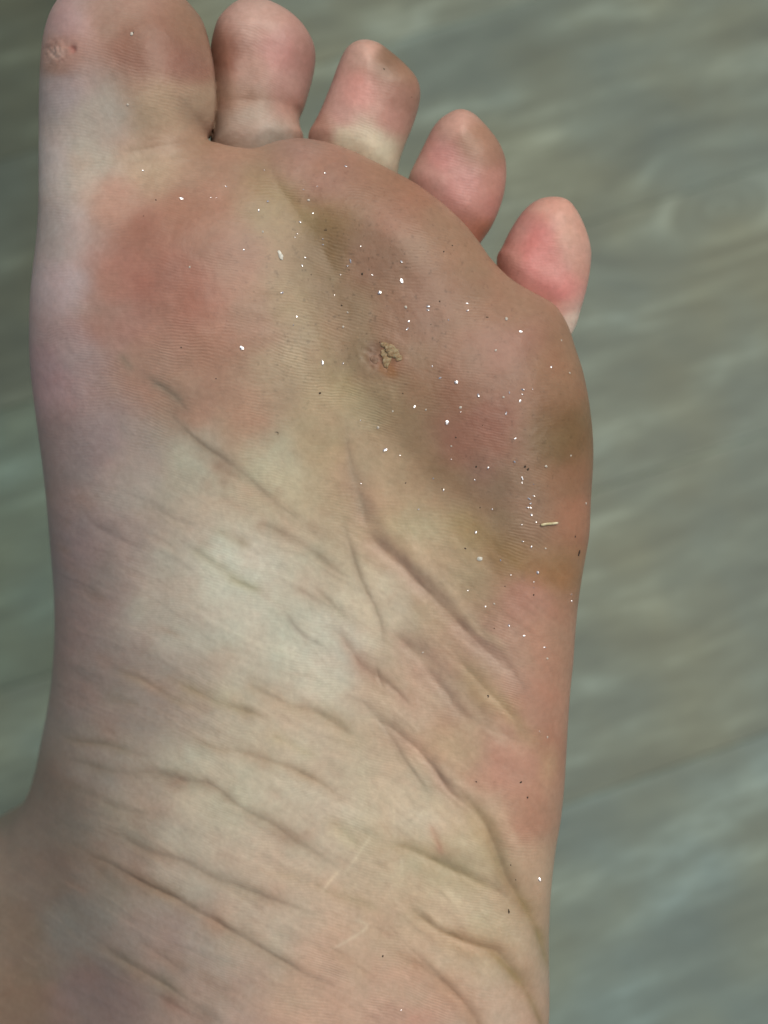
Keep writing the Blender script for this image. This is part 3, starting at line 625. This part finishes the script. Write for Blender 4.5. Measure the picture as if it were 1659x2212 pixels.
def skin_material():
    T = NT('sole_skin')
    a = T.n('ShaderNodeAttribute', attribute_name='skin_tone')
    ra = T.n('ShaderNodeAttribute', attribute_name='print_ridges')
    tc = T.n('ShaderNodeTexCoord')
    n1 = T.n('ShaderNodeTexNoise', i_Scale=900.0, i_Detail=4.0, i_Roughness=0.6); T.l(tc.outputs['Object'], n1.inputs['Vector'])
    col = T.mix(1.0, a.outputs['Color'], T.ramp(n1.outputs[0], [(0.3, (0.93, 0.915, 0.90)), (0.7, (1.05, 1.05, 1.05))]), 'MULTIPLY')
    mp = T.n('ShaderNodeMapping'); mp.inputs['Rotation'].default_value = (0, 0, math.radians(10)); T.l(tc.outputs['Object'], mp.inputs['Vector'])
    wn = T.n('ShaderNodeTexNoise', i_Scale=45.0, i_Detail=2.0); T.l(tc.outputs['Object'], wn.inputs['Vector'])
    sp = T.n('ShaderNodeSeparateXYZ'); T.l(mp.outputs[0], sp.inputs[0])
    yy = T.math('ADD', sp.outputs[1], T.math('MULTIPLY', wn.outputs[0], 0.008))
    n4 = T.n('ShaderNodeTexNoise', i_Scale=400.0, i_Detail=1.0); T.l(tc.outputs['Object'], n4.inputs['Vector'])
    yy = T.math('ADD', yy, T.math('MULTIPLY', n4.outputs[0], 0.0006))
    sw = T.math('SINE', T.math('MULTIPLY', yy, 2 * math.pi / 0.00052))
    nm = T.n('ShaderNodeTexNoise', i_Scale=120.0, i_Detail=1.0); T.l(tc.outputs['Object'], nm.inputs['Vector'])
    msk = T.math('MULTIPLY', T.ramp(nm.outputs[0], [(0.35, (0, 0, 0)), (0.65, (1, 1, 1))]), ra.outputs['Fac'])
    hh = T.math('MULTIPLY', T.math('MULTIPLY', sw, msk), 0.000009)
    n2 = T.n('ShaderNodeTexNoise', i_Scale=1300.0, i_Detail=3.0); T.l(tc.outputs['Object'], n2.inputs['Vector'])
    n3 = T.n('ShaderNodeTexNoise', i_Scale=260.0, i_Detail=4.0); T.l(mp.outputs[0], n3.inputs['Vector'])
    hh = T.math('ADD', hh, T.math('MULTIPLY', n2.outputs[0], 0.000035))
    hh = T.math('ADD', hh, T.math('MULTIPLY', n3.outputs[0], 0.00012))
    bp = T.n('ShaderNodeBump', i_Strength=1.0, i_Distance=1.0); T.l(hh, bp.inputs['Height']); T.l(bp.outputs[0], T.b.inputs['Normal'])
    rl = T.math('MULTIPLY', T.math('MULTIPLY', sw, msk), 0.02)
    col2 = T.mix(1.0, col, T.ramp(T.math('ADD', T.math('MULTIPLY', T.math('MULTIPLY', sw, msk), 0.5), 0.5), [(0.0, (0.98, 0.975, 0.97)), (1.0, (1.02, 1.02, 1.02))]), 'MULTIPLY')
    T.l(col2, T.b.inputs['Base Color'])
    T.b.inputs['Roughness'].default_value = 0.41; T.b.inputs['Specular IOR Level'].default_value = 0.42
    T.b.inputs['Subsurface Weight'].default_value = 0.18
    T.b.inputs['Subsurface Radius'].default_value = (1.0, 0.55, 0.40); T.b.inputs['Subsurface Scale'].default_value = 0.0020
    return T.m
mskin = skin_material(); fm.materials.append(mskin)
foot = bpy.data.objects.new('bare_foot', fm); COL.objects.link(foot); foot.matrix_world = M_foot
tag(foot, 'bare left foot held sole up over the grey floor, reddened dirty ball, creased pale arch', 'foot')

# ------------------------------------------------------------------ things on the skin
FU, FV = uv_of(P[fi]); FP = P[fi]; FN = N[fi]
def on_skin(a, b):
    r_ = (FU - a) ** 2 + (FV - b) ** 2
    c = np.nonzero(r_ < 9.0)[0]
    if len(c) == 0: c = np.array([r_.argmin()])
    i = c[FP[c, 2].argmax()]
    return Vector(FP[i] * 0.001), Vector(FN[i]).normalized()

def lumpy(name, sub, sx, sy, sz, seed, amp=.3, flat=True):
    import bmesh
    bm = bmesh.new(); bmesh.ops.create_icosphere(bm, subdivisions=sub, radius=1)
    r_ = np.random.default_rng(seed)
    for q in bm.verts:
        k = 1 + amp * r_.uniform(-1, 1); q.co = Vector((q.co.x * sx * k, q.co.y * sy * k, q.co.z * sz * (1 + amp * .6 * r_.uniform(-1, 1))))
    if not flat:
        for f in bm.faces: f.smooth = True
    m_ = bpy.data.meshes.new(name); bm.to_mesh(m_); bm.free(); return m_

# wart crust: a part of the foot
def crust_material():
    T = NT('dry_yellow_skin'); tc = T.n('ShaderNodeTexCoord')
    n = T.n('ShaderNodeTexNoise', i_Scale=1500.0, i_Detail=4.0); T.l(tc.outputs['Object'], n.inputs['Vector'])
    T.l(T.ramp(n.outputs[0], [(0.3, (0.22, 0.13, 0.06)), (0.50, (0.34, 0.235, 0.125)), (0.74, (0.46, 0.37, 0.23))]), T.b.inputs['Base Color'])
    T.b.inputs['Roughness'].default_value = 0.7; T.b.inputs['Subsurface Weight'].default_value = .2; T.b.inputs['Subsurface Scale'].default_value = 0.001
    bp = T.n('ShaderNodeBump', i_Strength=0.8, i_Distance=0.0002); T.l(n.outputs[0], bp.inputs['Height']); T.l(bp.outputs[0], T.b.inputs['Normal']); return T.m
def flake_mesh(name, outline, th, seed):
    """curled flake: domed sheet with a ragged edge and real thickness; outline in traced units round its centre"""
    O = np.array(outline, float); r_ = np.random.default_rng(seed); n = len(O); rings = 6; vs = []; fs = []
    for side in (1, -1):
        for k in range(rings + 1):
            f = k / rings
            for i in range(n):
                p = O[i] * (f if k else 0.02) * MM * .86
                z = 0.14 * (1 - f * f) + (0.035 * r_.uniform(-1, 1) if side == 1 else 0) - (th if side < 0 else 0) + (0.10 if (i % 5 == 0 and f > .9) else 0)
                vs.append((p[0], -p[1], z))
    def id_(s, k, i): return s * (rings + 1) * n + k * n + i % n
    for s in (0, 1):
        for k in range(rings):
            for i in range(n):
                q = (id_(s, k, i), id_(s, k, i + 1), id_(s, k + 1, i + 1), id_(s, k + 1, i)); fs.append(q[::-1] if s == 0 else q)
    for i in range(n): fs.append((id_(0, rings, i), id_(0, rings, i + 1), id_(1, rings, i + 1), id_(1, rings, i))[::-1])
    m_ = bpy.data.meshes.new(name); m_.from_pydata([tuple(c * .001 for c in q) for q in vs], [], fs); m_.update()
    for p in m_.polygons: p.use_smooth = True
    return m_
mcr = crust_material()
def ragged(pts, seed, amp=1.6):
    r_ = np.random.default_rng(seed); P_ = catmull(pts, 4, True); c_ = P_.mean(0); d_ = P_ - c_
    return c_ + d_ * (1 + amp * r_.uniform(-1, 1, (len(P_), 1)) / 16)
for k_, (a, b, pts, lift) in enumerate((
        (842, 768, [(-24, -16), (-8, -22), (12, -20), (27, -8), (28, 6), (12, 12), (3, 18), (-4, 26), (-14, 20), (-20, 4)], .02),
        (852, 763, [(-17, -12), (-6, -17), (6, -14), (15, -9), (20, 0), (14, 9), (2, 10), (-9, 8), (-18, 2)], .10),
        (843, 757, [(-13, -7), (-2, -12), (10, -9), (15, 0), (6, 7), (-8, 6)], .20),
        (837, 781, [(-9, -14), (4, -13), (8, -3), (4, 8), (-1, 15), (-8, 10), (-11, -2)], .12),
        (860, 772, [(-9, -6), (3, -8), (9, -1), (4, 7), (-6, 6)], .20),
        (829, 744, [(-11, -4), (0, -7), (11, -3), (8, 3), (-6, 5)], .04))):
    fl = flake_mesh('wart_crust', ragged(pts, 30 + k_), .08, 3 + k_); fl.materials.append(mcr)
    o = bpy.data.objects.new('wart_crust', fl); COL.objects.link(o); o.parent = foot
    p_, n_ = on_skin(a, b); o.location = p_ + Vector((0, 0, lift * .001)); o['label'] = 'flaking yellow crust of the wart on the ball'
fl2 = flake_mesh('wart_crust', [(-12, -7), (-5, -9), (3, -7), (8, -3), (7, 4), (2, 9), (-3, 12), (-7, 6), (-13, 0)], .2, 4)
mt = NT('brown_wart_skin'); mt.b.inputs['Base Color'].default_value = (0.24, 0.12, 0.06, 1); mt.b.inputs['Roughness'].default_value = .55
nn = mt.n('ShaderNodeTexNoise', i_Scale=900.0); tcc = mt.n('ShaderNodeTexCoord'); mt.l(tcc.outputs['Object'], nn.inputs['Vector'])
mt.l(mt.ramp(nn.outputs[0], [(0.35, (0.17, 0.09, 0.05)), (0.65, (0.30, 0.19, 0.12))]), mt.b.inputs['Base Color'])
fl2.materials.append(mt.m)
o = bpy.data.objects.new('wart_crust', fl2); COL.objects.link(o); o.parent = foot
p_, n_ = on_skin(812, 778); o.location = p_ + n_ * 0.00006; o['label'] = 'orange brown rim of the wart'

def mat_simple(name, c0, c1, rough, spec=.5, scale=2500.0, metal=0.0):
    T = NT(name); tc = T.n('ShaderNodeTexCoord'); n = T.n('ShaderNodeTexNoise', i_Scale=scale, i_Detail=2.0); T.l(tc.outputs['Object'], n.inputs['Vector'])
    T.l(T.ramp(n.outputs[0], [(0.35, c0), (0.65, c1)]), T.b.inputs['Base Color']); T.b.inputs['Roughness'].default_value = rough
    T.b.inputs['Specular IOR Level'].default_value = spec; T.b.inputs['Metallic'].default_value = metal; return T.m
m_spark = mat_simple('glittering_mica', (0.80, 0.80, 0.83), (0.96, 0.96, 0.97), 0.16, .8, metal=.8)
m_dull = mat_simple('pale_quartz', (0.50, 0.47, 0.40), (0.66, 0.62, 0.54), 0.35)
m_dark = mat_simple('dark_dirt', (0.035, 0.028, 0.022), (0.10, 0.075, 0.055), 0.8, .2)
m_white = mat_simple('white_chip', (0.62, 0.62, 0.52), (0.80, 0.80, 0.72), 0.5)
m_straw = mat_simple('dry_straw', (0.52, 0.46, 0.24), (0.80, 0.74, 0.50), 0.35, .6, 1200.0)

# sparkle positions read off the photograph: frame coefficient sets
def conv(lst, ox, kx, oy, ky): return [(ox + a * kx, oy + b * ky, s) for a, b, s in lst]
G = conv([(112, 52, 2), (330, 38, 2), (313, 55, 1), (570, 42, 3), (568, 130, 3), (465, 187, 4), (697, 242, 2), (697, 258, 2), (880, 232, 1), (880, 260, 2), (792, 303, 1), (604, 313, 1), (595, 349, 3), (1060, 300, -3),
          (1130, 360, 3), (1012, 445, -2), (1320, 400, -1), (1272, 527, 1), (1358, 551, -1), (203, 511, 3), (297, 513, 1), (712, 520, 1), (747, 575, 1), (824, 593, 4), (928, 664, 4), (1077, 644, 2), (1135, 634, 2),
          (1135, 650, 2), (1047, 672, -1), (1128, 685, 2), (1187, 632, 0), (1056, 746, 3), (847, 720, -2), (845, 743, 0), (628, 714, 1), (781, 790, 4), (527, 740, -1), (680, 730, -1), (458, 811, -2), (375, 780, 0),
          (494, 915, 4), (563, 940, 1), (1101, 864, 2), (1097, 975, 2), (1250, 990, -3), (1133, 1052, 3), (1134, 1070, 0), (1188, 1075, 0), (1170, 1141, 3), (1187, 1132, 1), (1175, 1163, 1), (1159, 1188, 2), (1172, 1184, 0),
          (1178, 1223, 1), (989, 1190, 1), (1365, 945, -1), (1437, 1165, -2), (1130, 1268, 1), (1200, 1255, 0), (917, 1305, 2), (1142, 1343, 1), (1177, 1372, 1), (1248, 1375, -1), (1033, 1434, 1), (1075, 1498, 0),
          (1208, 1491, 2), (648, 1195, 1), (765, 1103, 1), (715, 1048, 0), (797, 960, 0), (797, 898, -1), (380, 1075, 0), (908, 1058, 0), (17, 180, 2), (85, 293, 1), (69, 334, 1), (254, 193, 0), (315, 272, -1),
          (590, 245, -3), (280, 93, 0), (430, 97, 0), (975, 1000, 1), (296, 340, -1)], 603.4, .4629, 548.5, .4629)
G += conv([(538, 135, -3), (520, 432, -2), (586, 694, 1), (738, 808, 3), (926, 758, 1), (1078, 690, 0), (1330, 702, 1), (1411, 675, 2), (1260, 812, -2), (1095, 821, 1), (1060, 856, 2), (1226, 901, 2), (1277, 866, 1),
           (1215, 952, 1), (1206, 966, 0), (1075, 945, -1), (1318, 975, 1), (1318, 998, 1), (1000, 1017, 0), (1238, 770, 0), (1293, 758, 0), (1250, 1050, 0), (773, 1086, -2), (1157, 1194, 1), (1363, 1205, 0),
           (1470, 1008, 0), (1215, 1293, 1), (1203, 1329, 1), (990, 1424, 3), (885, 806, 0), (858, 806, 0), (1388, 1118, 0)], 0, .5291, 0, .5291)
G += conv([(961, 465, 1), (1001, 452, -1), (1073, 551, 2), (1146, 600, 2), (1242, 655, 2), (1256, 705, -1), (1191, 372, 0), (1190, 350, 0), (1368, 403, 0), (1368, 435, 0), (1218, 1045, 0), (1257, 1069, -1), (878, 388, 0), (668, 680, -1)], 603.4, .4629, 1097, .4629)
G += conv([(1215, 552, 3), (568, 1153, 0)], 603.4, .4629, 1645.6, .4629)
_g = []
for q in G:
    if all(math.hypot(q[0] - p[0], q[1] - p[1]) > 5 for p in _g): _g.append(q)
G = _g
RADS = {0: 1.8, 1: 2.6, 2: 3.4, 3: 4.3, 4: 5.2}
sv = (M_foot.to_3x3().inverted() @ to_sun).normalized()
grain_meshes = []
for k in range(6):
    m_ = lumpy('glitter_grain', 1, 1, .66 + .12 * (k % 3), .30, 60 + k, .34); m_.materials.append(m_spark); grain_meshes.append(m_)
dull_meshes = []
for k in range(4):
    m_ = lumpy('sand_grain', 1, 1, .8, .55, 80 + k, .25); m_.materials.append(m_dull); dull_meshes.append(m_)
MARKS = [(835, 768, 'yellow wart crust'), (1187, 1130, 'straw splinter'), (606, 550, 'long white chip'), (1035, 1207, 'round white chip'), (1137, 1012, 'dark dirt smudge'),
         (350, 318, 'fold under the big toe'), (1190, 655, 'base of the little toe'), (950, 440, 'base of the fourth toe'), (770, 335, 'base of the third toe'), (125, 110, 'scuff on the big toe'),
         (400, 650, 'red inner ball patch'), (1253, 1196, 'long dark edge crumb'), (1100, 1969, 'yellowish heel fold'), (1150, 1740, 'lower outer sole edge'), (1180, 1400, 'narrow outer midfoot edge'), (600, 940, 'pale top of the arch'), (850, 130, 'brown third toe tip'), (880, 2130, 'lowest heel folds')]
_seen = {}
def place_words(a, b):
    m = min(MARKS, key=lambda q: (q[0] - a) ** 2 + (q[1] - b) ** 2); dx, dy = a - m[0], b - m[1]; d = math.hypot(dx, dy)
    if d < 14: return 'on ' + m[2]
    an = math.degrees(math.atan2(dy, dx)) % 360
    dr = ['right of', 'below right of', 'below', 'below left of', 'left of', 'above left of', 'above', 'above right of'][int(((an + 22.5) % 360) // 45)]
    ds = 'just ' if d < 45 else ('' if d < 100 else 'well ')
    return f'{ds}{dr} {m[2]}'
def label_of(kind, a, b):
    l = f'{kind} {place_words(a, b)}'; _seen.setdefault(l, []).append((a, b)); return l
def finish_labels(objs):
    """where several alike share a place, say which of them it is, counted from the top"""
    by = {}
    for o, a, b in objs: by.setdefault(o['label'], []).append((b, a, o))
    for l, L in by.items():
        if len(L) < 2: continue
        L.sort(key=lambda q: q[:2]); n = len(L)
        W = {2: ['upper of two', 'lower of two'], 3: ['top of three', 'middle of three', 'bottom of three']}.get(n) or [f'{w_} from top' for w_ in ('first', 'second', 'third', 'fourth', 'fifth', 'sixth', 'seventh', 'eighth', 'ninth', 'tenth')]
        for k_, (b, a, o) in enumerate(L): o['label'] = f'{l}, {W[min(k_, len(W) - 1)]}'
LAB = []
for i, (a, b, s) in enumerate(G):
    p_, n_ = on_skin(a, b); R_ = RADS[abs(s)] * rng.uniform(.8, 1.15) * MM * .001
    if s >= 0:
        me_ = grain_meshes[i % 6]; o = bpy.data.objects.new('glitter_grain', me_)
        vd = (Vector((0, 0, DCAM * .001)) - p_).normalized(); hv = (vd + sv).normalized()
        hv = (hv + Vector(rng.normal(0, .22 if s < 3 else .10, 3))).normalized()
        o.matrix_world = M_foot @ Matrix.Translation(p_ + n_ * R_ * .25) @ hv.to_track_quat('Z', 'Y').to_matrix().to_4x4() @ Matrix.Rotation(rng.uniform(0, 6.28), 4, 'Z') @ Matrix.Diagonal((R_ * rng.uniform(.9, 1.35), R_ * rng.uniform(.6, 1), R_, 1))
        sz = 'tiny' if s < 2 else ('small' if s < 3 else 'coarse')
        COL.objects.link(o); tag(o, label_of(f'{sz} glittering grain', a, b), 'grain', 'glittering grains stuck to the sole'); LAB.append((o, a, b))
    else:
        me_ = dull_meshes[i % 4]; o = bpy.data.objects.new('sand_grain', me_)
        o.matrix_world = M_foot @ Matrix.Translation(p_ + n_ * R_ * .2) @ n_.to_track_quat('Z', 'Y').to_matrix().to_4x4() @ Matrix.Rotation(rng.uniform(0, 6.28), 4, 'Z') @ Matrix.Scale(R_, 4)
        COL.objects.link(o); tag(o, label_of('dull pale sand grain', a, b), 'grain', 'dull pale sand grains stuck to the sole'); LAB.append((o, a, b))

Dk = conv([(183, 652, 2.4), (153, 97, 1), (290, 243, 1.6), (385, 95, 2), (463, 412, 1), (753, 218, 1), (705, 323, 1), (970, 290, 1), (942, 800, 1), (822, 860, 1.5), (575, 650, 1), (920, 995, 1.7), (1150, 997, 2.6), (1162, 1010, 1.6), (591, 1075, 1.3),
           (756, 1100, 1.2), (934, 1190, 1), (866, 1375, 1.3), (1386, 1318, 1.8)], 603.4, .4629, 548.5, .4629)
Dk += conv([(1190, 411, 1.5), (1050, 371, 1.3), (920, 1281, 1.4), (1132, 1285, 1.7), (1164, 1353, 1.7), (1002, 565, 1), (980, 878, 1.4), (970, 882, 1)], 603.4, .4629, 1097, .4629)
Dk += conv([(480, 905, 1.5), (1083, 482, 1.1), (1105, 555, 1)], 603.4, .4629, 1645.6, .4629)
Dk += conv([(285, 247, 1.2), (388, 350, 1), (75, 825, 1.2), (532, 877, 1.2), (498, 899, 1.7), (487, 1077, 1), (655, 1132, 1)], 658.3, .6031, 0, .6031)
Dk += conv([(908, 473, 1.2), (1090, 628, 1.3)], 0, .4299, 548.5, .4299)
Dk += [(287, 70, 1.3), (700, 497, 1.1), (335, 430, 1), (310, 465, 1)]
dark_meshes = []
for k in range(4):
    m_ = lumpy('dirt_crumb', 1, 1, .7, .5, 120 + k, .35); m_.materials.append(m_dark); dark_meshes.append(m_)
for i, (a, b, s) in enumerate(Dk):
    p_, n_ = on_skin(a, b); R_ = s * 1.75 * rng.uniform(.8, 1.2) * MM * .001
    o = bpy.data.objects.new('dirt_crumb', dark_meshes[i % 4]); COL.objects.link(o)
    o.matrix_world = M_foot @ Matrix.Translation(p_) @ n_.to_track_quat('Z', 'Y').to_matrix().to_4x4() @ Matrix.Rotation(rng.uniform(0, 6.28), 4, 'Z') @ Matrix.Scale(R_, 4)
    tag(o, label_of('tiny dark crumb', a, b), 'crumb', 'dark dirt crumbs stuck to the sole'); LAB.append((o, a, b))
finish_labels(LAB)

def upright(n_):
    xa = Vector((1, 0, 0)); xa = (xa - n_ * xa.dot(n_)).normalized(); return Matrix((xa, n_.cross(xa), n_)).transposed().to_4x4()
def single(name, me_, a, b, ang, label, cat, lift=.0):
    p_, n_ = on_skin(a, b); o = bpy.data.objects.new(name, me_); COL.objects.link(o)
    o.matrix_world = M_foot @ Matrix.Translation(p_ + n_ * lift) @ upright(n_) @ Matrix.Rotation(math.radians(ang), 4, 'Z')
    return tag(o, label, cat)
k = MM * .001
# splinter: a bent, slightly flattened stalk
import bmesh
bm = bmesh.new(); rings = []
for i in range(9):
    t = i / 8; x = (-20 + 41 * t) * k; rr = (3.1 - 0.5 * t) * k * (1 if 0 < i < 8 else .75); ring = []
    for j in range(10):
        an = j / 10 * 2 * math.pi; ring.append(bm.verts.new((x, rr * math.cos(an) + .4 * k * math.sin(t * 5), rr * .8 * math.sin(an) + 1.2 * k * t)))
    rings.append(ring)
for i in range(8):
    for j in range(10): bm.faces.new((rings[i][j], rings[i + 1][j], rings[i + 1][(j + 1) % 10], rings[i][(j + 1) % 10])[::-1]).smooth = True
bm.faces.new(rings[0]); bm.faces.new(rings[-1][::-1])
ms = bpy.data.meshes.new('straw_splinter'); bm.to_mesh(ms); bm.free(); ms.materials.append(m_straw)
o = single('straw_splinter', ms, 1187, 1130.5, 0, 'short cream straw splinter lying across the outer edge of the ball', 'splinter', .00022)
# align along the image-horizontal
p_, n_ = on_skin(1187, 1130.5)
xa = Vector((1, .09, 0)); xa = (xa - n_ * xa.dot(n_)).normalized(); ya = n_.cross(xa)
Rm = Matrix((xa, ya, n_)).transposed().to_4x4(); o.matrix_world = M_foot @ Matrix.Translation(p_ + n_ * .00022) @ Rm
m_ = lumpy('white_chip', 2, 4.6 * k, 11 * k, 2.5 * k, 9, .22); m_.materials.append(m_white)
single('white_chip', m_, 606, 550, 24, 'elongated white chip in the hollow between the two ball pads', 'chip', .0001)
m_ = lumpy('white_chip', 2, 5.8 * k, 5 * k, 2.5 * k, 10, .25); m_.materials.append(m_white)
single('white_chip', m_, 1034.8, 1207, 0, 'round greenish white chip below the olive stain on the outer sole', 'chip', .0001)
for (nm, a, b, sx, sy, an, lb) in (('dirt_crumb', 1253, 1196, 3.0, 7.5, -28, 'long dark crumb at the outer edge of the sole below the straw splinter'),
                               ('dirt_crumb', 1100.5, 1969, 1.8, 5.5, 8, 'narrow upright dark crumb in the yellowish fold near the heel')):
    m_ = lumpy(nm, 2, sx * k, sy * k, 2 * k, 11, .25); m_.materials.append(m_dark); single(nm, m_, a, b, an, lb, 'crumb', .00004)
# curved hair-like fibre
bm = bmesh.new(); rings = []
for i in range(11):
    t = i / 10; x = (-4.5 + 9 * t) * k; y = (3.5 * math.sin(t * 3.1) - 2) * k * 1.2; rr = .55 * k
    rings.append([bm.verts.new((x, y + rr * math.cos(j * 1.2566), rr * math.sin(j * 1.2566))) for j in range(5)])
for i in range(10):
    for j in range(5): bm.faces.new((rings[i][j], rings[i + 1][j], rings[i + 1][(j + 1) % 5], rings[i][(j + 1) % 5])[::-1])
bm.faces.new(rings[0]); bm.faces.new(rings[-1][::-1])
mh = bpy.data.meshes.new('fibre'); bm.to_mesh(mh); bm.free(); mh.materials.append(m_dark)
single('fibre', mh, 597, 935, -50, 'tiny curved dark fibre where the red ball meets the pale arch', 'fibre', .0001)
